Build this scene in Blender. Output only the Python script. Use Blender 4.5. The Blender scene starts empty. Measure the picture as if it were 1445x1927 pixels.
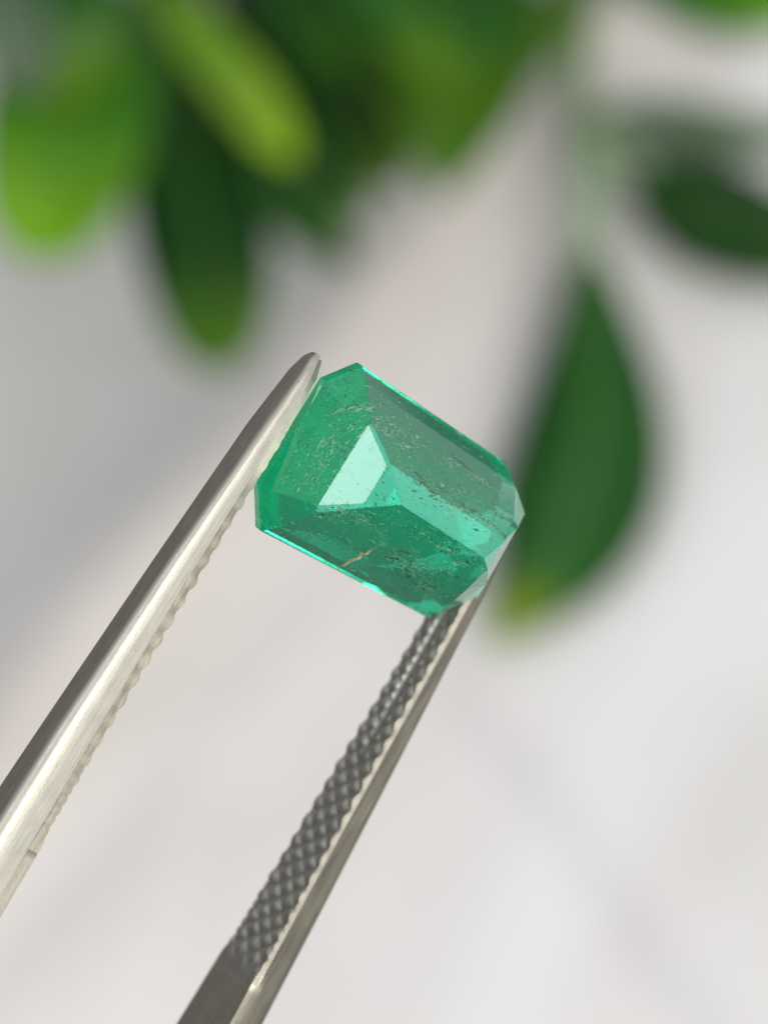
import bpy, bmesh, math, random
from mathutils import Vector, Matrix, noise

rnd = random.Random(7)
S = bpy.context.scene
COL = S.collection
MM = 0.001

# ------------------------------------------------------------------ camera
PITCH = math.radians(50)
F_PX = 6600.0                    # focal length in photograph pixels (1445 x 1927)
PW, PH = 1445.0, 1927.0
D_GEM = 0.110                    # lens to stone
CAM_R = Vector((1, 0, 0))
CAM_F = Vector((0, math.cos(PITCH), -math.sin(PITCH)))
CAM_U = Vector((0, math.sin(PITCH), math.cos(PITCH)))
CAM_P = Vector((0, 0, 0.38 * math.sin(PITCH)))      # table top is z = 0
cd = bpy.data.cameras.new('camera')
cam = bpy.data.objects.new('camera', cd)
COL.objects.link(cam)
cam.matrix_world = Matrix.Translation(CAM_P) @ Matrix((CAM_R, CAM_U, -CAM_F)).transposed().to_4x4()
cd.sensor_fit = 'VERTICAL'
cd.sensor_height = 36.0
cd.lens = F_PX / PH * 36.0
cd.clip_start = 0.005
cd.clip_end = 50.0
cd.dof.use_dof = True
cd.dof.focus_distance = D_GEM - 0.0020
cd.dof.aperture_fstop = cd.lens / 2.75
S.camera = cam

# ------------------------------------------------------------------ light
# photographed indoors by daylight: a window up to the left, a warmer one behind the
# photographer to the right, and a dim room all round
W = bpy.data.worlds.new('World')
S.world = W
W.use_nodes = True
wn = W.node_tree
w_tc = wn.nodes.new('ShaderNodeTexCoord')
w_sp = wn.nodes.new('ShaderNodeSeparateXYZ')
w_rp = wn.nodes.new('ShaderNodeValToRGB')
w_mr = wn.nodes.new('ShaderNodeMapRange')
w_mr.inputs['From Min'].default_value = -1.0
wn.links.new(w_tc.outputs['Generated'], w_sp.inputs[0])
wn.links.new(w_sp.outputs['Z'], w_mr.inputs['Value'])
wn.links.new(w_mr.outputs[0], w_rp.inputs[0])
w_rp.color_ramp.elements[0].position = 0.48
w_rp.color_ramp.elements[0].color = (0.085, 0.081, 0.075, 1)
w_rp.color_ramp.elements[1].position = 0.88
w_rp.color_ramp.elements[1].color = (0.62, 0.63, 0.65, 1)
wn.links.new(w_rp.outputs[0], wn.nodes['Background'].inputs['Color'])
wn.nodes['Background'].inputs['Strength'].default_value = 0.98
AIM = CAM_P + CAM_F * D_GEM

def rect_light(name, direction, dist, sx, sy, radiance, col):
    d = Vector(direction).normalized()
    ld = bpy.data.lights.new(name, 'AREA')
    ld.shape = 'RECTANGLE'
    ld.size, ld.size_y = sx, sy
    ld.energy = radiance * math.pi * sx * sy
    ld.color = col
    o = bpy.data.objects.new(name, ld)
    COL.objects.link(o)
    o.location = AIM + d * dist
    o.rotation_euler = d.to_track_quat('Z', 'Y').to_euler()
    return o

rect_light('window_daylight', (-0.605, -0.275, 0.75), 1.3, 0.29, 0.29, 6.6, (0.95, 0.98, 1.0))
rect_light('warm_window', (0.46, -0.72, 0.47), 1.3, 0.95, 0.95, 7.8, (1.0, 0.95, 0.86))
rect_light('far_fill', (0.80, 0.58, 0.09), 1.5, 0.90, 0.60, 0.65, (1.0, 1.0, 1.0))  # added fill, lays a grey veil over the stone's upper facets

S.view_settings.view_transform = 'Standard'
S.view_settings.look = 'None'
S.view_settings.exposure = 0.12
S.view_settings.gamma = 1.0
S.render.engine = 'CYCLES'
S.cycles.max_bounces = 32
S.cycles.transmission_bounces = 28
S.cycles.glossy_bounces = 12
S.cycles.diffuse_bounces = 5
S.cycles.volume_bounces = 3
S.cycles.sample_clamp_indirect = 20.0
S.cycles.blur_glossy = 0.3
S.cycles.use_denoising = True
S.cycles.use_adaptive_sampling = False

# ------------------------------------------------------------------ helpers
def ray(x, y):
    return CAM_F + CAM_R * ((x - PW / 2) / F_PX) - CAM_U * ((y - PH / 2) / F_PX)

def at_depth(x, y, d):
    return CAM_P + ray(x, y) * d

def at_height(x, y, h):
    r = ray(x, y)
    return CAM_P + r * ((CAM_P.z - h) / -r.z)

def on_plane(x, y, p, n):
    r = ray(x, y)
    return CAM_P + r * ((p - CAM_P).dot(n) / r.dot(n))

def link(name, me, mat=None, parent=None):
    o = bpy.data.objects.new(name, me)
    COL.objects.link(o)
    if mat:
        me.materials.append(mat)
    if parent:
        o.parent = parent
        o.matrix_parent_inverse = parent.matrix_world.inverted()
    return o

def from_bm(name, bm, mat=None, parent=None, smooth=False):
    me = bpy.data.meshes.new(name)
    bm.to_mesh(me)
    bm.free()
    if smooth:
        for p in me.polygons:
            p.use_smooth = True
    return link(name, me, mat, parent)

def thing(name, label, cat, loc, group=None):
    o = bpy.data.objects.new(name, None)
    COL.objects.link(o)
    o.empty_display_size = 0.005
    o.location = loc
    o['label'] = label
    o['category'] = cat
    if group:
        o['group'] = group
    bpy.context.view_layer.update()
    return o

def material(name):
    m = bpy.data.materials.new(name)
    m.use_nodes = True
    nt = m.node_tree
    for n in list(nt.nodes):
        nt.nodes.remove(n)
    return m, nt

def N(nt, t, **kw):
    n = nt.nodes.new(t)
    for k, v in kw.items():
        if k.startswith('i_'):
            n.inputs[k[2:].replace('_', ' ')].default_value = v
        else:
            setattr(n, k, v)
    return n

def ramp(nt, stops):
    r = nt.nodes.new('ShaderNodeValToRGB')
    e = r.color_ramp.elements
    while len(e) < len(stops):
        e.new(0.5)
    for k, (p, c) in enumerate(stops):
        e[k].position = p
        e[k].color = (*c, 1) if len(c) == 3 else c
    return r

# ------------------------------------------------------------------ materials
def mat_table():
    """white slab with a broad soft grey band, shade painted as veining, and fainter streaks"""
    m, nt = material('white_streaked_top')
    L = nt.links.new
    out = N(nt, 'ShaderNodeOutputMaterial')
    b = N(nt, 'ShaderNodeBsdfPrincipled', i_Roughness=0.45)
    tc = N(nt, 'ShaderNodeTexCoord')
    nz = N(nt, 'ShaderNodeTexNoise', i_Scale=22.0, i_Detail=3.0, i_Roughness=0.5)
    L(tc.outputs['Object'], nz.inputs['Vector'])
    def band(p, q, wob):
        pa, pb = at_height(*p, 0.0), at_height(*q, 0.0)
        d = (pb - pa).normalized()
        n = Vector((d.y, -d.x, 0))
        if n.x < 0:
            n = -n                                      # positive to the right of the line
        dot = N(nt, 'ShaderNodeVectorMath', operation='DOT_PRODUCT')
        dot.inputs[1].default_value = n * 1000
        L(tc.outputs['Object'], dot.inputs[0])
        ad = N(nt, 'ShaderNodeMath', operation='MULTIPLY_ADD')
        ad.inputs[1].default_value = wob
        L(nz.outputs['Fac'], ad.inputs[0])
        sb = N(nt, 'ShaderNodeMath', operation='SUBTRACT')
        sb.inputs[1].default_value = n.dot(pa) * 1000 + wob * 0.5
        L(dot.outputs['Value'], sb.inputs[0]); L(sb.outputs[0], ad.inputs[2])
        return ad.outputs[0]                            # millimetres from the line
    def remap(v, lo, hi):
        r = N(nt, 'ShaderNodeMapRange')
        r.inputs['From Min'].default_value = lo; r.inputs['From Max'].default_value = hi
        L(v, r.inputs['Value'])
        return r.outputs[0]
    def mul(x, y):
        mx = N(nt, 'ShaderNodeMix', data_type='RGBA', blend_type='MULTIPLY')
        mx.inputs[0].default_value = 1.0
        L(x, mx.inputs[6]); L(y, mx.inputs[7])
        return mx.outputs[2]
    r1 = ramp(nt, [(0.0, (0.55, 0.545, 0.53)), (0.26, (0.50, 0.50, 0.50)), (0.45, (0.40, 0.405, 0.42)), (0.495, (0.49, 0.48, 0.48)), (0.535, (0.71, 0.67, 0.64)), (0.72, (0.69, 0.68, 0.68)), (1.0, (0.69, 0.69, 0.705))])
    L(remap(band((760, 440), (40, 1270), 9), -50, 50), r1.inputs[0])  # grey diagonal band: soft cast shade painted into the slab colour
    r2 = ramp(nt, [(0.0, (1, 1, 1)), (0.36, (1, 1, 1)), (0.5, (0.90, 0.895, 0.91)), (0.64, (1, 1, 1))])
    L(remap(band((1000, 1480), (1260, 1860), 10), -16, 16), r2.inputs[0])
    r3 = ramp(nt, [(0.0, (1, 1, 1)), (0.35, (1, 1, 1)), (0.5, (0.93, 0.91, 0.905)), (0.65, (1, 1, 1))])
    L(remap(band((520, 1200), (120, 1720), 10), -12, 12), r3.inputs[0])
    mp = N(nt, 'ShaderNodeMapping')
    mp.inputs['Scale'].default_value = (40, 15, 20)
    mp0 = N(nt, 'ShaderNodeMapping')
    mp0.inputs['Rotation'].default_value = (0, 0, math.radians(38))
    L(tc.outputs['Object'], mp0.inputs['Vector']); L(mp0.outputs[0], mp.inputs['Vector'])
    n1 = N(nt, 'ShaderNodeTexNoise', i_Scale=1.0, i_Detail=4.0, i_Roughness=0.55, i_Distortion=0.5)
    L(mp.outputs[0], n1.inputs['Vector'])
    r4 = ramp(nt, [(0.30, (0.86, 0.85, 0.83)), (0.48, (0.97, 0.96, 0.95)), (0.62, (1.03, 1.03, 1.04))])
    L(n1.outputs['Fac'], r4.inputs[0])
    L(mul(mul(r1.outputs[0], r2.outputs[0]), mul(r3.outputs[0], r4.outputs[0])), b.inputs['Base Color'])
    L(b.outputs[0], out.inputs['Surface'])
    return m

def mat_metal(name, base, rough, scratch):
    """satin steel, brushed along the arms, with fine pits"""
    m, nt = material(name)
    L = nt.links.new
    out = N(nt, 'ShaderNodeOutputMaterial')
    b = N(nt, 'ShaderNodeBsdfPrincipled', i_Metallic=1.0)
    tc = N(nt, 'ShaderNodeTexCoord')
    ax = (at_depth(60, 1560, 0.107) - at_depth(590, 700, 0.108)).normalized()
    ay = ax.cross(Vector((0, 0, 1))).normalized()
    az = ax.cross(ay)
    cb = N(nt, 'ShaderNodeCombineXYZ')
    for k, (v, sc) in enumerate(((ax, 350.0), (ay, 11000.0), (az, 11000.0))):
        d = N(nt, 'ShaderNodeVectorMath', operation='DOT_PRODUCT')
        d.inputs[1].default_value = v * sc
        L(tc.outputs['Object'], d.inputs[0]); L(d.outputs['Value'], cb.inputs[k])
    n1 = N(nt, 'ShaderNodeTexNoise', i_Scale=1.0, i_Detail=3.0)
    L(cb.outputs[0], n1.inputs['Vector'])
    n3 = N(nt, 'ShaderNodeTexNoise', i_Scale=14000.0, i_Detail=2.0)
    L(tc.outputs['Object'], n3.inputs['Vector'])
    n2 = N(nt, 'ShaderNodeTexNoise', i_Scale=1500.0, i_Detail=5.0)
    L(tc.outputs['Object'], n2.inputs['Vector'])
    r2 = ramp(nt, [(0.3, tuple(c * 0.90 for c in base)), (0.65, base)])
    L(n2.outputs['Fac'], r2.inputs[0])
    r3 = ramp(nt, [(0.24, (0.45, 0.43, 0.40)), (0.31, (1, 1, 1))])
    L(n3.outputs['Fac'], r3.inputs[0])
    mx = N(nt, 'ShaderNodeMix', data_type='RGBA', blend_type='MULTIPLY')
    mx.inputs[0].default_value = 1.0
    L(r2.outputs[0], mx.inputs[6]); L(r3.outputs[0], mx.inputs[7])
    L(mx.outputs[2], b.inputs['Base Color'])
    mr = N(nt, 'ShaderNodeMapRange')
    mr.inputs['From Min'].default_value = 0.3; mr.inputs['From Max'].default_value = 0.7
    mr.inputs['To Min'].default_value = rough - 0.05; mr.inputs['To Max'].default_value = rough + 0.05
    L(n1.outputs['Fac'], mr.inputs['Value'])
    L(mr.outputs[0], b.inputs['Roughness'])
    ad = N(nt, 'ShaderNodeMath', operation='ADD')
    L(n1.outputs['Fac'], ad.inputs[0]); L(n3.outputs['Fac'], ad.inputs[1])
    bp = N(nt, 'ShaderNodeBump', i_Strength=scratch, i_Distance=0.000015)
    L(ad.outputs[0], bp.inputs['Height'])
    L(bp.outputs[0], b.inputs['Normal'])
    L(b.outputs[0], out.inputs['Surface'])
    return m

def mat_emerald():
    m, nt = material('emerald')
    L = nt.links.new
    out = N(nt, 'ShaderNodeOutputMaterial')
    b = N(nt, 'ShaderNodeBsdfPrincipled', i_Roughness=0.0, i_IOR=1.58)
    b.inputs['Transmission Weight'].default_value = 1.0
    b.inputs['Base Color'].default_value = (1, 1, 1, 1)
    L(b.outputs[0], out.inputs['Surface'])
    va = N(nt, 'ShaderNodeVolumeAbsorption', i_Density=500.0)
    va.inputs['Color'].default_value = (0.0, 0.985, 0.785, 1)
    vs = N(nt, 'ShaderNodeVolumeScatter', i_Density=165.0, i_Anisotropy=0.0)
    vs.inputs['Color'].default_value = (0.10, 1.0, 0.68, 1)
    ad = N(nt, 'ShaderNodeAddShader')
    L(va.outputs[0], ad.inputs[0]); L(vs.outputs[0], ad.inputs[1])
    L(ad.outputs[0], out.inputs['Volume'])
    return m

def mat_simple(name, col, rough=0.6, transl=0.0):
    m, nt = material(name)
    out = N(nt, 'ShaderNodeOutputMaterial')
    b = N(nt, 'ShaderNodeBsdfPrincipled', i_Roughness=rough)
    b.inputs['Base Color'].default_value = (*col, 1)
    if transl:
        t = N(nt, 'ShaderNodeBsdfTranslucent')
        t.inputs['Color'].default_value = (*col, 1)
        x = N(nt, 'ShaderNodeMixShader')
        x.inputs[0].default_value = transl
        nt.links.new(b.outputs[0], x.inputs[1]); nt.links.new(t.outputs[0], x.inputs[2])
        nt.links.new(x.outputs[0], out.inputs['Surface'])
    else:
        nt.links.new(b.outputs[0], out.inputs['Surface'])
    return m

def mat_leaf(name, body, tip, transl=0.35, rough=0.38, spec=0.22, start=0.58, streak=0.0):
    """body colour with a yellower tip; U along the blade, V across it"""
    m, nt = material(name)
    L = nt.links.new
    out = N(nt, 'ShaderNodeOutputMaterial')
    uv = N(nt, 'ShaderNodeUVMap', uv_map='UVMap')
    sp = N(nt, 'ShaderNodeSeparateXYZ')
    L(uv.outputs[0], sp.inputs[0])
    rp = ramp(nt, [(0.0, body), (start, body), (0.96, tip)])
    L(sp.outputs[0], rp.inputs[0])
    tc = N(nt, 'ShaderNodeTexCoord')
    nz = N(nt, 'ShaderNodeTexNoise', i_Scale=140.0, i_Detail=3.0)
    L(tc.outputs['Object'], nz.inputs['Vector'])
    rn = ramp(nt, [(0.3, (0.75, 0.78, 0.75)), (0.7, (1.1, 1.08, 1.0))])
    L(nz.outputs['Fac'], rn.inputs[0])
    mx = N(nt, 'ShaderNodeMix', data_type='RGBA', blend_type='MULTIPLY')
    mx.inputs[0].default_value = 1.0
    L(rp.outputs[0], mx.inputs[6]); L(rn.outputs[0], mx.inputs[7])
    if streak:                                          # paler green along the midrib
        vr = ramp(nt, [(0.12, (1, 1, 1)), (0.5, (1 + 2.2 * streak, 1 + streak, 1 + 4 * streak)), (0.88, (1, 1, 1))])
        L(sp.outputs[1], vr.inputs[0])
        m2 = N(nt, 'ShaderNodeMix', data_type='RGBA', blend_type='MULTIPLY')
        m2.inputs[0].default_value = 1.0
        L(mx.outputs[2], m2.inputs[6]); L(vr.outputs[0], m2.inputs[7])
        mx = m2
    b = N(nt, 'ShaderNodeBsdfPrincipled', i_Roughness=rough)
    b.inputs['Specular IOR Level'].default_value = spec
    L(mx.outputs[2], b.inputs['Base Color'])
    t = N(nt, 'ShaderNodeBsdfTranslucent')
    L(mx.outputs[2], t.inputs['Color'])
    x = N(nt, 'ShaderNodeMixShader')
    x.inputs[0].default_value = transl
    L(b.outputs[0], x.inputs[1]); L(t.outputs[0], x.inputs[2])
    L(x.outputs[0], out.inputs['Surface'])
    return m

M_TABLE = mat_table()
M_STEEL = mat_metal('satin_steel', (0.58, 0.56, 0.49), 0.43, 0.22)
M_GRIP = mat_metal('grip_steel', (0.60, 0.585, 0.53), 0.40, 0.3)
M_GEM = mat_emerald()

# ------------------------------------------------------------------ table
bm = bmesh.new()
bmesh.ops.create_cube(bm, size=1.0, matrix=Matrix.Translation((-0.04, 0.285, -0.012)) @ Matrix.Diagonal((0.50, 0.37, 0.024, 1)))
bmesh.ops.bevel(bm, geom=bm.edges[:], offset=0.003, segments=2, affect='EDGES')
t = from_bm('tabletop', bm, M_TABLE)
t['kind'] = 'structure'

# ------------------------------------------------------------------ emerald
G0 = at_depth(732, 931, D_GEM)
# the stone is held pavilion (pointed side) towards the lens, its far end tilted away
tilt = math.radians(30.5)
tdir = Vector((0.80, -0.60))
nrm = (CAM_R * (math.sin(tilt) * tdir.x) + CAM_U * (math.sin(tilt) * tdir.y) - CAM_F * math.cos(tilt)).normalized()
girdle_px = [(679, 689), (947, 871), (981, 963), (893, 1130), (802, 1161), (490, 999), (505, 920), (602, 711)]
gw = [on_plane(x, y, G0, nrm) for x, y in girdle_px]
gax = ((gw[1] - gw[0]).normalized() + (gw[4] - gw[5]).normalized()).normalized()
gax = (gax - nrm * gax.dot(nrm)).normalized()       # long axis, towards the far arm
gay = nrm.cross(gax).normalized()                   # short axis
GO = sum(gw, Vector()) / 8
def loc2(p):
    d = p - GO
    return Vector((d.dot(gax), d.dot(gay)))
poly = [Vector((x * MM, y * MM)) for x, y in [(-3.42, 2.95), (2.78, 2.72), (4.30, 1.65), (4.50, -1.56), (3.42, -2.79), (-3.36, -3.05), (-4.18, -1.95), (-4.22, 1.95)]]
gw = [GO + gax * p.x + gay * p.y for p in poly]
area = sum(poly[i].x * poly[(i + 1) % 8].y - poly[(i + 1) % 8].x * poly[i].y for i in range(8))
print('GEM poly mm', [(round(p.x * 1000, 2), round(p.y * 1000, 2)) for p in poly], area)

def inset(poly, ds):
    """move each edge i (poly[i]->poly[i+1]) inwards by ds[i]"""
    n = len(poly)
    lines = []
    for i in range(n):
        a, b = poly[i], poly[(i + 1) % n]
        e = (b - a).normalized()
        nin = Vector((-e.y, e.x))
        if nin.dot(-(a + b) / 2) < 0:
            nin = -nin
        lines.append((a + nin * ds[i], e))
    out = []
    for i in range(n):
        (p, e), (q, f) = lines[i - 1], lines[i]
        den = e.x * f.y - e.y * f.x
        s = ((q.x - p.x) * f.y - (q.y - p.y) * f.x) / den
        out.append(p + e * s)
    return out

# edges: 0 upper long, 1 corner, 2 far end, 3 corner, 4 lower long, 5 corner, 6 near end, 7 corner
def step(up, far, low, near, corners):
    """inset with the corner cuts left at the given lengths (mm); corner order: upper far, lower far, lower near, upper near"""
    ds = [up, 0, far, 0, low, 0, near, 0]
    for k, ln in zip((1, 3, 5, 7), corners):
        lo, hi = 0.0, 4.0
        for _ in range(40):
            ds[k] = (lo + hi) / 2
            r = inset(poly, [q * MM for q in ds])
            e = (poly[(k + 1) % 8] - poly[k]).normalized()
            if (r[(k + 1) % 8] - r[k]).dot(e) < ln * MM:
                lo = ds[k]
            else:
                hi = ds[k]
    return ds
p1 = step(0.42, 0.27, 0.42, 0.27, (1.05, 1.35, 1.15, 1.10))
p2 = step(1.28, 1.00, 1.51, 1.00, (0.38, 0.75, 0.22, 0.10))
p3 = step(2.00, 1.80, 2.385, 1.80, (0.12, 0.12, 0.12, 0.12))
c1 = [0.40, 0.42, 0.40, 0.42, 0.40, 0.42, 0.40, 0.42]
c2 = [0.95, 1.00, 0.95, 1.00, 0.95, 1.00, 0.95, 1.00]
K = lambda d: inset(poly, [q * MM for q in d])
rings = [(poly, 0.0), (K(p1), 0.70), (K(p2), 1.90), (K(p3), 2.87)]
back = [(poly, -0.42), (K(c1), -0.95), (K(c2), -1.30)]
pts = []
for r, z in rings + back:
    for p in r:
        pts.append(Vector((p.x, p.y, z * MM)))
pts += [Vector((-1.67 * MM, 0.05 * MM, 3.55 * MM)), Vector((1.84 * MM, -0.06 * MM, 3.55 * MM))]
GM = Matrix.Translation(GO) @ Matrix((gax, gay, nrm)).transposed().to_4x4()
bm = bmesh.new()
vs = [bm.verts.new(p) for p in pts]
bmesh.ops.convex_hull(bm, input=vs)
bmesh.ops.delete(bm, geom=[v for v in bm.verts if not v.link_faces], context='VERTS')
bmesh.ops.dissolve_limit(bm, angle_limit=math.radians(0.8), verts=bm.verts[:], edges=bm.edges[:])
bmesh.ops.recalc_face_normals(bm, faces=bm.faces[:])
planes = [(f.calc_center_median().copy(), f.normal.copy()) for f in bm.faces]
bmesh.ops.bevel(bm, geom=bm.edges[:], offset=0.012 * MM, segments=1, affect='EDGES', clamp_overlap=True)
bmesh.ops.transform(bm, matrix=GM, verts=bm.verts[:])
gem = thing('emerald', 'bright green emerald cut gemstone with rectangular step facets, gripped in the steel tweezers', 'gemstone', GO)
stone = from_bm('stone', bm, M_GEM, gem)

def depth_in(p):
    return min((c - p).dot(n) for c, n in planes)

# natural inclusions: veils of tiny flakes, threads along the stone, one tan fissure, one dark needle
def flake(bm, p, ax, ay):
    q = [p - ax, p + ay * 0.8, p + ax * rnd.uniform(.6, 1.2), p - ay]
    bm.faces.new([bm.verts.new(v) for v in q])

def rvec():
    return Vector((rnd.gauss(0, 1), rnd.gauss(0, 1), rnd.gauss(0, 1))).normalized()

pale, dark = bmesh.new(), bmesh.new()
cnt = 0
while cnt < 4500:
    p = Vector((rnd.uniform(-4.4, 4.6), rnd.uniform(-3.1, 3.1), rnd.uniform(-1.2, 3.4))) * MM
    q = p / MM
    dp = depth_in(p)
    if dp < 0.04 * MM or rnd.random() > math.exp(-dp / (1.2 * MM)):
        continue
    c = noise.noise(Vector((q.x * 0.40, q.y * 1.7, q.z * 1.7))) + 0.5 * noise.noise(q * 2.3 + Vector((9, 2, 5)))
    if c < rnd.uniform(0.12, 0.55):
        continue
    cnt += 1
    sz = min(0.06, 0.0085 * math.exp(rnd.gauss(0.3, 0.65))) * MM
    ax = (rvec() + Vector((2.2, 0, 0)) * rnd.choice((-1, 1))).normalized()
    ay = ax.cross(rvec()).normalized()
    flake(pale if rnd.random() < 0.6 else dark, p, ax * sz * rnd.uniform(1.0, 2.4), ay * sz * rnd.uniform(.5, 1.1))
veils = [((0.9, 0.75, 2.2), (1, -.05, .05), (0, .6, .8), 1.7, .22, 900, .30), ((2.3, .9, 1.2), (1, 0, .1), (0, .8, .6), 1.1, .16, 500, .25),
         ((-1.9, 1.6, 1.6), (1, .3, 0), (0, .7, -.7), .8, .30, 500, .75), ((-3.2, 0.3, 1.1), (.3, 1, 0), (.5, 0, .8), .9, .45, 800, .65),
         ((-2.3, -1.0, 2.0), (1, .2, .1), (0, .7, .7), .8, .3, 600, .6), ((-.4, -1.5, 1.9), (1, .15, 0), (0, .6, .8), 1.3, .40, 1100, .5),
         ((1.8, -1.7, 1.4), (1, -.2, 0), (0, .6, .8), .9, .35, 800, .35), ((2.9, -1.5, 1.2), (.6, 1, 0), (0, .3, 1), .35, .25, 350, .45),
         ((-.3, .8, 2.4), (1, .1, 0), (0, .7, -.6), .9, .25, 500, .45), ((1.4, 1.9, 1.3), (1, 0, 0), (0, .8, -.6), 1.4, .10, 450, .7),
         ((-3.3, 1.7, 1.0), (1, 1, .2), (0, .4, .9), .5, .3, 400, .7), ((.8, -.5, 2.9), (1, -.1, 0), (0, .9, .3), 1.0, .2, 500, .5)]
for vc, vx, vy, lx, ly, num, pf in veils:
    vx, vy = Vector(vx).normalized(), Vector(vy).normalized()
    off = rnd.uniform(0, 50)
    for k in range(int(num * 2.4)):
        a_, b_ = rnd.gauss(0, lx), rnd.gauss(0, ly)
        p = Vector(vc) + vx * a_ + vy * b_ + vx.cross(vy) * (0.12 * noise.noise(Vector((a_, b_, off))) + rnd.gauss(0, .02))
        if noise.noise(Vector((a_ * 1.6 + off, b_ * 4, 0))) < rnd.uniform(-.35, .25) or depth_in(p * MM) < 0.03 * MM:
            continue
        sz = min(0.08, 0.0108 * math.exp(rnd.gauss(0.35, 0.6))) * MM
        ax = (vx * rnd.uniform(.8, 2.5) + rvec() * .6).normalized()
        ay = (ax.cross(rvec()) + vy).normalized()
        flake(pale if rnd.random() < pf else dark, p * MM, ax * sz * rnd.uniform(1.2, 3.0), ay * sz * rnd.uniform(.4, .9))
for k in range(60):                                  # threads parallel to the long axis
    p = Vector((rnd.uniform(-1.5, 4.0), rnd.uniform(-1.4, 2.2), rnd.uniform(0, 2.6))) * MM
    ax = (Vector((1, 0, 0)) + rvec() * 0.12).normalized()
    ln = rnd.uniform(0.10, 0.35) * MM
    if depth_in(p + ax * ln) < 0.06 * MM or depth_in(p - ax * ln) < 0.06 * MM:
        continue
    ay = ax.cross(rvec()).normalized()
    flake(pale if rnd.random() < .5 else dark, p, ax * ln, ay * rnd.uniform(.008, .02) * MM)
for b_, nm_, col_ in ((pale, 'pale_inclusions', (0.75, 0.92, 0.78)), (dark, 'dark_inclusions', (0.008, 0.13, 0.07))):
    bmesh.ops.transform(b_, matrix=GM, verts=b_.verts[:])
    o_ = from_bm(nm_, b_, mat_simple(nm_, col_, 0.5, 0.4 if nm_[0] == 'p' else 0), gem)
    o_['kind'] = 'stuff'
def ragged(name, a, b, depth, width, col, seg=9, jit=0.12):
    '''a crack or needle just under a facet, between two photograph pixels'''
    bm = bmesh.new()
    prev = None
    inv = GM.inverted()
    for k in range(seg + 1):
        u = k / seg
        x, y = a[0] + (b[0] - a[0]) * u, a[1] + (b[1] - a[1]) * u
        d = (inv.to_3x3() @ ray(x, y)).normalized()
        p = inv @ CAM_P
        # first facet the sight line meets
        t0 = max(((c - p).dot(n) / d.dot(n) for c, n in planes if d.dot(n) < 0))
        hit = p + d * (t0 + depth * MM)
        side = d.cross((inv.to_3x3() @ (at_depth(*b, D_GEM) - at_depth(*a, D_GEM))).normalized()).normalized()
        hw = width * MM * (math.sin(math.pi * min(1, .08 + u * .92)) ** .7 + .1) / 2 * rnd.uniform(.6, 1.3)
        hit += side * rnd.gauss(0, jit * width * MM)
        cur = [bm.verts.new(hit + side * hw), bm.verts.new(hit - side * hw), bm.verts.new(hit + d * rnd.uniform(.03, .09) * MM)]
        if prev:
            for i in range(3):
                bm.faces.new((prev[i], prev[(i + 1) % 3], cur[(i + 1) % 3], cur[i]))
        prev = cur
    bmesh.ops.transform(bm, matrix=GM, verts=bm.verts[:])
    return from_bm(name, bm, mat_simple(name, col, 0.7), gem)
ragged('fissure', (634, 1068), (710, 1028), 0.06, 0.11, (0.72, 0.58, 0.38), 18, 0.32)['label'] = 'tan fissure inside the lower side of the stone'
ragged('dark_needle', (845, 854), (893, 893), 0.08, 0.055, (0.004, 0.03, 0.015), 10, 0.25)['label'] = 'thin dark needle inside the stone'

# ------------------------------------------------------------------ tweezers
near_mid = (gw[6] + gw[7]) / 2
far_mid = (gw[2] + gw[3]) / 2
print('span mm', (far_mid - near_mid).length * 1000, 'depths', (near_mid - CAM_P).dot(CAM_F), (far_mid - CAM_P).dot(CAM_F))

def lerp_tab(tab, s):
    if s <= tab[0][0]:
        return tab[0][1]
    for (a, x), (b, y) in zip(tab, tab[1:]):
        if s <= b:
            k = (s - a) / (b - a)
            k = k * k * (3 - 2 * k) if False else k
            return x + (y - x) * k
    return tab[-1][1]

W_TAB = [(0, 0.40), (0.25, 0.78), (0.8, 1.22), (3, 1.65), (8, 1.85), (14, 2.3), (20, 2.9), (35, 4.6), (55, 8.0), (80, 9.5), (112, 9.0)]
T_TAB = [(0, 0.16), (0.25, 0.30), (0.8, 0.38), (1.6, 0.47), (3, 0.60), (8, 0.90), (14, 1.17), (20, 1.35), (35, 1.6), (60, 1.7), (112, 1.5)]
L_ARM = 112.0
GRIP_END = 17.6

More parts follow.
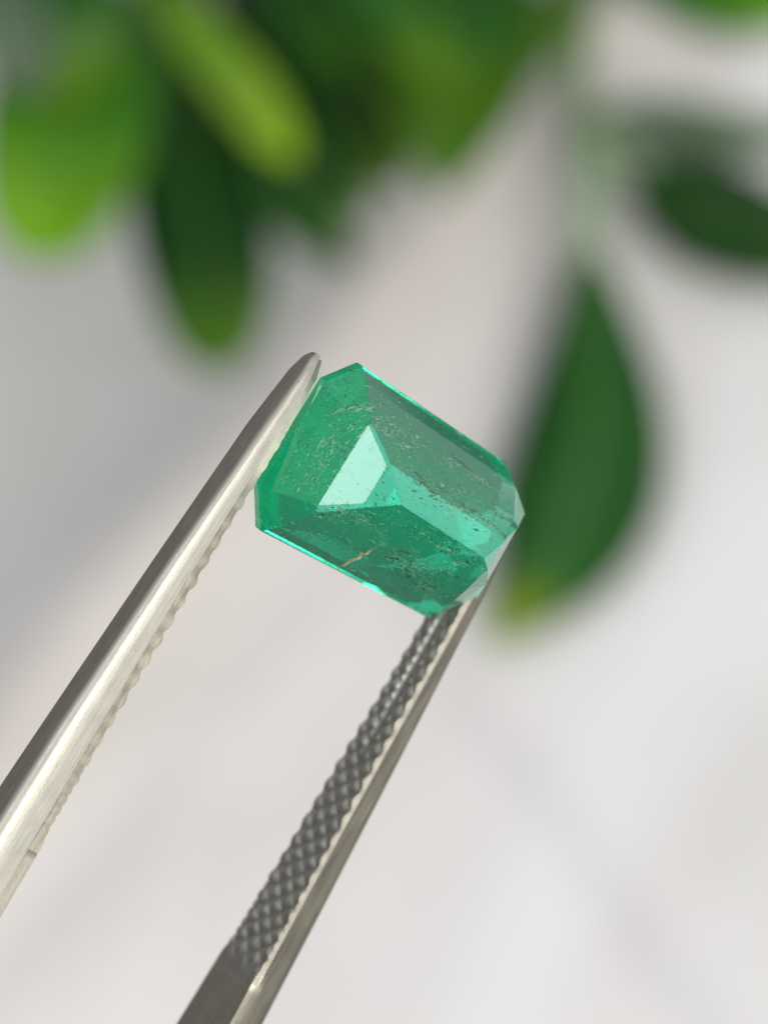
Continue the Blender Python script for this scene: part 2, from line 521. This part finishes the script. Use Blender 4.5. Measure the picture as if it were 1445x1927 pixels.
def build_arm(tip, a, g, parent, join_off, groove, slope, wmax, woff):
    """tip: middle of the inner face at the tip; a: towards the handle; g: inner-face normal"""
    a = a.normalized()
    w = a.cross(g).normalized()
    if w.dot(CAM_F) > 0:
        w = -w
    g = (g - a * g.dot(a)).normalized()
    def bow(s):                       # arms bow apart a little, then close at the handle
        if s < 30:
            return 0.0
        k = (s - 30) / (L_ARM - 30)
        return join_off * (k * k * (3 - 2 * k))
    def P(s, gg, tt):
        return tip + a * (s * MM) + g * ((gg + bow(s)) * MM) + w * (tt * MM)
    # body: lofted section, inner face flat, outer corners rounded
    ss = [0, .06, .14, .25, .4, .6, .8, 1.2, 2, 3, 4.5, 6, 8, 10, 12, 14, 16, GRIP_END - .5, GRIP_END - .05, GRIP_END + .2, 19, 22, 26, 30, 35, 42, 50, 58, 66, 74, 82, 90, 98, 105, 109, L_ARM]
    bm = bmesh.new()
    loops = []
    for s in ss:
        Wd, T = lerp_tab(W_TAB, s), lerp_tab(T_TAB, s)
        h = Wd / 2
        ke = min(1, max(0, (s - GRIP_END + 0.5) / 0.45))
        inn = -0.06 + 0.175 * ke
        ch = 0.14 - 0.12 * ke
        g1, t1 = -min(wmax + .01, .31 * T), h - 0.02 + woff
        sec = [(inn, h - ch), (g1, t1)]
        g2, t2 = -T * 0.82, max(h - 0.02 + woff - slope * (T * 0.82 + g1), 0.20 * h)     # sloping side
        g3, t3 = -T, t2 * 0.55
        cg, ct = -T * 1.0, t2 * 1.0                                              # rounded over to the back
        ga, ta = g1 + (g2 - g1) * 0.80, t1 + (t2 - t1) * 0.80
        sec.append((g1 + (g2 - g1) * 0.4, t1 + (t2 - t1) * 0.4))
        for k in range(0, 8):
            u = k / 7
            sec.append(((1 - u) ** 2 * ga + 2 * u * (1 - u) * cg + u * u * g3, (1 - u) ** 2 * ta + 2 * u * (1 - u) * ct + u * u * t3))
        full = sec + [(gg, -tt) for gg, tt in reversed(sec)]
        loops.append([bm.verts.new(P(s, gg, tt)) for gg, tt in full])
    n = len(loops[0])
    for A, B in zip(loops, loops[1:]):
        for i in range(n):
            bm.faces.new((A[i], A[(i + 1) % n], B[(i + 1) % n], B[i]))
    bm.faces.new(loops[0]); bm.faces.new(loops[-1])
    bmesh.ops.recalc_face_normals(bm, faces=bm.faces[:])
    arm = from_bm('arm', bm, M_STEEL, parent, smooth=True)
    me = arm.data
    bm = bmesh.new(); bm.from_mesh(me)
    for e in bm.edges:
        if len(e.link_faces) == 2 and e.calc_face_angle(0) > math.radians(28):
            e.smooth = False
    bm.to_mesh(me); bm.free()
    # grip: diamond knurling cut into the inner face, with the stone groove at the tip
    bm = bmesh.new()
    Pp, Q, H = 0.70, 0.98, 0.12
    ns, nt_ = 420, 44
    rows = []
    def dd(p):
        f = p - math.floor(p)
        return min(f, 1 - f)
    for i in range(ns + 1):
        s = 0.12 + (GRIP_END - 0.12) * i / ns
        e = lerp_tab(W_TAB, s) / 2 - 0.03
        row = []
        fade = min(1, max(0, (s - 3.0) / 2.5))
        wall = min(wmax, lerp_tab(T_TAB, s) * .30)
        row.append(bm.verts.new(P(s, -wall, e + woff)))
        for j in range(nt_ + 1):
            tt = e - 2 * e * j / nt_
            wob = 0.05 * noise.noise(Vector((s * .9, tt * .9, join_off)))
            q1 = dd((s + wob) / Pp + tt / Q); q2 = dd((s + wob) / Pp - tt / Q)
            hh = (math.sin(math.pi * q1) * math.sin(math.pi * q2)) ** 0.75
            hh *= 0.86 + 0.28 * noise.noise(Vector((s * 2.3, tt * 2.3, 4 + join_off)))
            hh = H * (1 - (1 - hh) * (0.35 + 0.65 * fade))
            hh += (H - hh) * min(1, max(0, (s - GRIP_END + 0.9) / 0.6))
            if groove:
                gd = max(0, 1 - (tt / 0.24) ** 2) * min(1, max(0, (10.5 - s) / 4))
                hh = hh * (1 - min(1, gd * 1.6)) - 0.05 * gd
            row.append(bm.verts.new(P(s, hh, tt)))
        row.append(bm.verts.new(P(s, -wall, -e - woff)))
        rows.append(row)
    for A, B in zip(rows, rows[1:]):
        for j in range(len(A) - 1):
            bm.faces.new((A[j], B[j], B[j + 1], A[j + 1]))
    bm.faces.new(rows[0]); bm.faces.new(rows[-1])
    bmesh.ops.recalc_face_normals(bm, faces=bm.faces[:])
    grip = from_bm('knurled_grip', bm, M_GRIP, arm, smooth=True)
    grip['kind'] = 'stuff'
    nw = nt_ + 2
    grip.data.materials.append(M_STEEL)
    for k, p_ in enumerate(grip.data.polygons):
        if k >= ns * nw or k % nw in (0, nw - 1):
            p_.use_smooth = False
            p_.material_index = 1
    rim = set()
    for i in range(ns + 1):
        rim.add(i * (nt_ + 3) + 1); rim.add(i * (nt_ + 3) + nt_ + 1)
    sh = grip.data.attributes.new('sharp_edge', 'BOOLEAN', 'EDGE')
    for e_ in grip.data.edges:
        if e_.vertices[0] in rim and e_.vertices[1] in rim:
            sh.data[e_.index].value = True
    return arm, P

twz = thing('tweezers', 'pair of slim satin steel tweezers with knurled grips holding the green gemstone', 'tweezers', (near_mid + far_mid) / 2)
# near arm: its axis runs from the tip pixel towards the lower-left corner, nearly in the focal plane
dn = (near_mid - CAM_P).dot(CAM_F)
df = (far_mid - CAM_P).dot(CAM_F)
aN = at_depth(60, 1560, dn - 0.0012) - at_depth(590, 700, dn)
aF = at_depth(520, 1760, df - 0.0005) - at_depth(968, 985, df)
aN.normalize(); aF.normalize()
nv = (gw[7] - gw[6]).normalized()
tipN = gw[7] - aN * 0.00055 - gax * (0.17 * MM) - nrm * (1.0 * MM)
tipF = gw[2] - aF * 0.0001 + gax * (0.17 * MM) - nrm * (1.15 * MM)
gN = (gax - aN * gax.dot(aN)).normalized()
gF = (-gax + aF * gax.dot(aF)).normalized()
armN, PN = build_arm(tipN, aN, gN, twz, 3.9, True, 0.74, 0.28, 0.05)
armF, PF = build_arm(tipF, aF, gF, twz, 3.9, True, 0.28, 0.13, -0.015)
armN['label'] = 'steel arm seen from its side edge'
armF['label'] = 'steel arm showing its dark knurled inner face'
# spacer that joins the arms at the handle end, far outside the frame
bm = bmesh.new()
vsn = []
for s in (96, 111):
    for P_, gg in ((PN, 0.05), (PF, 0.05)):
        for tt in (-3.8, 3.8):
            vsn.append(bm.verts.new(P_(s, gg, tt)))
bmesh.ops.convex_hull(bm, input=vsn)
bmesh.ops.recalc_face_normals(bm, faces=bm.faces[:])
from_bm('joint', bm, M_STEEL, twz)

# ------------------------------------------------------------------ plant
def curve_pts(ps, n):
    """Catmull-Rom through ps"""
    out = []
    q = [ps[0] * 2 - ps[1]] + list(ps) + [ps[-1] * 2 - ps[-2]]
    m = len(ps) - 1
    for k in range(n + 1):
        u = k / n * m
        i = min(int(u), m - 1)
        f = u - i
        p0, p1_, p2_, p3 = q[i], q[i + 1], q[i + 2], q[i + 3]
        out.append(0.5 * ((2 * p1_) + (p2_ - p0) * f + (2 * p0 - 5 * p1_ + 4 * p2_ - p3) * f * f + (3 * p1_ - p0 - 3 * p2_ + p3) * f ** 3))
    return out

def tube(name, ps, r0, r1, mat, parent, n=24):
    c = curve_pts(ps, n)
    bm = bmesh.new()
    prev = None
    for k, p in enumerate(c):
        d = (c[min(k + 1, n)] - c[max(k - 1, 0)]).normalized()
        x = d.cross(Vector((0.3, 0.2, 1))).normalized()
        y = d.cross(x)
        r = r0 + (r1 - r0) * k / n
        lp = [bm.verts.new(p + x * (r * math.cos(j * math.pi / 5)) + y * (r * math.sin(j * math.pi / 5))) for j in range(10)]
        if prev:
            for j in range(10):
                bm.faces.new((prev[j], prev[(j + 1) % 10], lp[(j + 1) % 10], lp[j]))
        else:
            bm.faces.new(lp)
        prev = lp
    bm.faces.new(prev)
    bmesh.ops.recalc_face_normals(bm, faces=bm.faces[:])
    return from_bm(name, bm, mat, parent, smooth=True)

def leaf(spine, wpx, mat, parent, roll=0.0, belly=0.5, cup=0.18, blunt=0.6, point=0.9):
    """spine: (px, py, height) points from stalk to tip; wpx: full width in photograph pixels"""
    ps = [at_height(*p) for p in spine]
    n, mW = 20, 8
    c = curve_pts(ps, n)
    mid = c[n // 2]
    wid = 1.10 * wpx / F_PX * (mid - CAM_P).dot(CAM_F)
    bm = bmesh.new()
    uvl = bm.loops.layers.uv.new('UVMap')
    rows, info = [], {}
    for k, p in enumerate(c):
        u = k / n
        d = (c[min(k + 1, n)] - c[max(k - 1, 0)]).normalized()
        view = (CAM_P - p).normalized()
        nn = (view - d * view.dot(d)).normalized()
        side = d.cross(nn)
        nn, side = (nn * math.cos(roll) + side * math.sin(roll)), (side * math.cos(roll) - nn * math.sin(roll))
        pk = belly
        x = u / pk if u < pk else (1 - u) / (1 - pk)
        prof = math.sin(math.pi / 2 * min(1, x)) ** (point if u < pk else blunt)
        hw = wid / 2 * max(prof, 0.012)
        row = []
        for j in range(mW + 1):
            v = j / mW * 2 - 1
            z = cup * hw * abs(v) ** 1.6 - 0.0003 * math.exp(-(v / 0.12) ** 2)
            z += 0.02 * hw * math.sin(9 * u + 3 * v)
            vert = bm.verts.new(p + side * (hw * v) + nn * z)
            info[vert] = (u, j / mW)
            row.append(vert)
        rows.append(row)
    for A, B in zip(rows, rows[1:]):
        for j in range(mW):
            f = bm.faces.new((A[j], A[j + 1], B[j + 1], B[j]))
            for lp in f.loops:
                lp[uvl].uv = info[lp.vert]
    o = from_bm('leaf', bm, mat, parent, smooth=True)
    md = o.modifiers.new('thickness', 'SOLIDIFY')
    md.thickness = 0.00025
    nb = [p + (CAM_P - p).normalized() * 0.0002 for p in c[1:n - 1]]
    tube('midrib', nb, wid * 0.020, wid * 0.006, M_RIB, o, 16)
    return o

M_RIB = mat_simple('midrib_pale_green', (0.10, 0.24, 0.05), 0.45)
ML_mid = mat_leaf('leaf_mid_green', (0.022, 0.13, 0.012), (0.11, 0.24, 0.002))
ML_bright = mat_leaf('leaf_bright_green', (0.06, 0.24, 0.02), (0.19, 0.43, 0.0005), 0.4)
ML_dark = mat_leaf('leaf_dark_green', (0.006, 0.045, 0.004), (0.06, 0.16, 0.001), 0.2, 0.38, 0.22, 0.72)
ML_deep = mat_leaf('leaf_deep_green', (0.010, 0.07, 0.006), (0.03, 0.11, 0.002), 0.25)
ML_yel = mat_leaf('leaf_yellow_green', (0.15, 0.32, 0.012), (0.30, 0.52, 0.004), 0.45)
ML_olive = mat_leaf('leaf_olive_green', (0.035, 0.12, 0.003), (0.075, 0.20, 0.001), 0.35)
ML_gloss = mat_leaf('leaf_glossy_green', (0.013, 0.092, 0.009), (0.14, 0.26, 0.002), 0.3, 0.30, 0.3, 0.80, 0.75)
ML_yel2 = mat_leaf('leaf_light_olive', (0.08, 0.17, 0.02), (0.05, 0.12, 0.01), 0.4)
ML_sheen = mat_leaf('leaf_grey_sheen', (0.13, 0.20, 0.13), (0.17, 0.24, 0.17), 0.3)  # pale grey-green paints the sheen of these leaves into their colour
M_STEM = mat_simple('stem_green', (0.13, 0.24, 0.08), 0.5)
M_STEMP = mat_simple('stem_pale_green', (0.20, 0.34, 0.17), 0.5)

# right sprig
ps = at_height(1040, -150, 0.0)
br = thing('leafy_sprig', 'green sprig with one long drooping leaf on a pale stalk, lying on the white top', 'plant', (ps.x, ps.y, 0.0))
stem_px = [(1190, -330, 0.0023), (1130, -120, 0.0038), (1085, 60, 0.0058), (1090, 190, 0.0068), (1108, 300, 0.0068)]
tube('stem', [at_height(*p) for p in stem_px], 0.0018, 0.0015, M_STEM, br)
tube('stalk', [at_height(*p) for p in [(1105, 270, 0.0068), (1098, 370, 0.0068), (1095, 480, 0.0063)]], 0.0019, 0.0013, M_STEMP, br, 10)
leaf([(1096, 395, 0.0063), (1112, 640, 0.0063), (1100, 860, 0.0053), (1045, 1040, 0.0043), (925, 1215, 0.0033)], 280, ML_gloss, br, roll=0.2, belly=0.54, blunt=0.92, cup=-0.10, point=1.15)
tube('stalk', [at_height(*p) for p in [(1105, 270, 0.0068), (1150, 290, 0.0073), (1210, 330, 0.0073)]], 0.0014, 0.0010, M_STEM, br, 8)
leaf([(1170, 295, 0.0073), (1290, 380, 0.0073), (1425, 440, 0.0068), (1660, 500, 0.0048)], 195, ML_dark, br, roll=-0.2, belly=0.5)
leaf([(1105, 230, 0.0073), (1220, 230, 0.0088), (1380, 250, 0.0098), (1560, 265, 0.0098)], 95, ML_sheen, br, roll=0.2, belly=0.5)
leaf([(1100, -130, 0.0058), (1240, -85, 0.0078), (1400, -30, 0.0088), (1560, -10, 0.0088)], 190, ML_bright, br, roll=0.2, belly=0.55)

# left sprig
ps = at_height(640, -250, 0.0)
bl = thing('leafy_sprig', 'dense cluster of rounded dark and yellow-green leaves on a sprig, hanging over the white top', 'plant', (ps.x, ps.y, 0.0))
tube('stem', [at_height(*p) for p in [(760, -560, 0.004), (700, -380, 0.020), (560, -200, 0.034), (380, -110, 0.045), (200, -90, 0.05)]], 0.0019, 0.0012, M_STEM, bl)
tube('stem', [at_height(*p) for p in [(760, -560, 0.004), (790, -380, 0.018), (800, -200, 0.028), (800, -120, 0.032)]], 0.0019, 0.0012, M_STEM, bl, 12)
leaf([(170, -100, 0.046), (150, 60, 0.046), (120, 260, 0.043), (60, 495, 0.036)], 285, ML_bright, bl, roll=0.1, belly=0.62, blunt=0.42)
leaf([(20, -160, 0.05), (60, -20, 0.054), (110, 80, 0.052), (160, 190, 0.046)], 270, ML_mid, bl, roll=-0.3, belly=0.5)
leaf([(240, -100, 0.056), (335, 20, 0.055), (440, 145, 0.050), (560, 305, 0.042)], 96, ML_yel, bl, roll=-0.1, belly=0.74, blunt=0.5)
leaf([(300, 60, 0.036), (345, 250, 0.034), (385, 450, 0.030), (420, 705, 0.024)], 232, ML_dark, bl, roll=0.1, belly=0.62, blunt=0.40)
leaf([(250, -60, 0.030), (310, 60, 0.028), (370, 180, 0.024), (430, 340, 0.018)], 210, ML_dark, bl, roll=0.0, belly=0.5)
leaf([(380, -120, 0.030), (520, 0, 0.028), (660, 120, 0.024), (850, 300, 0.018)], 260, ML_dark, bl, roll=0.1, belly=0.55, blunt=0.6)
leaf([(560, -160, 0.034), (620, -50, 0.034), (700, 50, 0.032), (790, 130, 0.028)], 260, ML_deep, bl, roll=0.2, belly=0.5)
leaf([(800, -170, 0.034), (830, -20, 0.034), (850, 130, 0.030), (835, 370, 0.022)], 330, ML_olive, bl, roll=-0.1, belly=0.5, blunt=0.85)
leaf([(1140, -120, 0.020), (1050, 20, 0.020), (965, 130, 0.020), (860, 280, 0.018)], 95, ML_yel2, bl, roll=0.0, belly=0.4, blunt=0.8)
leaf([(420, 260, 0.022), (500, 330, 0.020), (580, 410, 0.016), (670, 510, 0.010)], 120, ML_deep, bl, roll=0.5, belly=0.5)
leaf([(480, 180, 0.022), (550, 260, 0.020), (620, 330, 0.016), (690, 410, 0.010)], 120, ML_dark, bl, roll=0.3, belly=0.5)
leaf([(560, 150, 0.012), (620, 220, 0.010), (690, 280, 0.008), (760, 350, 0.005)], 130, ML_olive, bl, roll=0.2, belly=0.5)
leaf([(440, -120, 0.038), (520, -20, 0.040), (590, 50, 0.038), (660, 140, 0.034)], 120, ML_deep, bl, roll=0.5, belly=0.6)
leaf([(900, -140, 0.040), (905, -20, 0.040), (890, 90, 0.038), (850, 210, 0.034)], 150, ML_mid, bl, roll=0.4, belly=0.55)
leaf([(640, -140, 0.042), (690, -40, 0.042), (760, 40, 0.040), (830, 160, 0.036)], 130, ML_mid, bl, roll=-0.3, belly=0.55)
leaf([(10, -120, 0.058), (10, 0, 0.060), (30, 90, 0.058), (60, 180, 0.052)], 150, ML_sheen, bl, roll=0.3, belly=0.5)
leaf([(350, -120, 0.044), (330, -20, 0.042), (300, 80, 0.038), (290, 200, 0.034)], 120, ML_dark, bl, roll=0.0, belly=0.5)
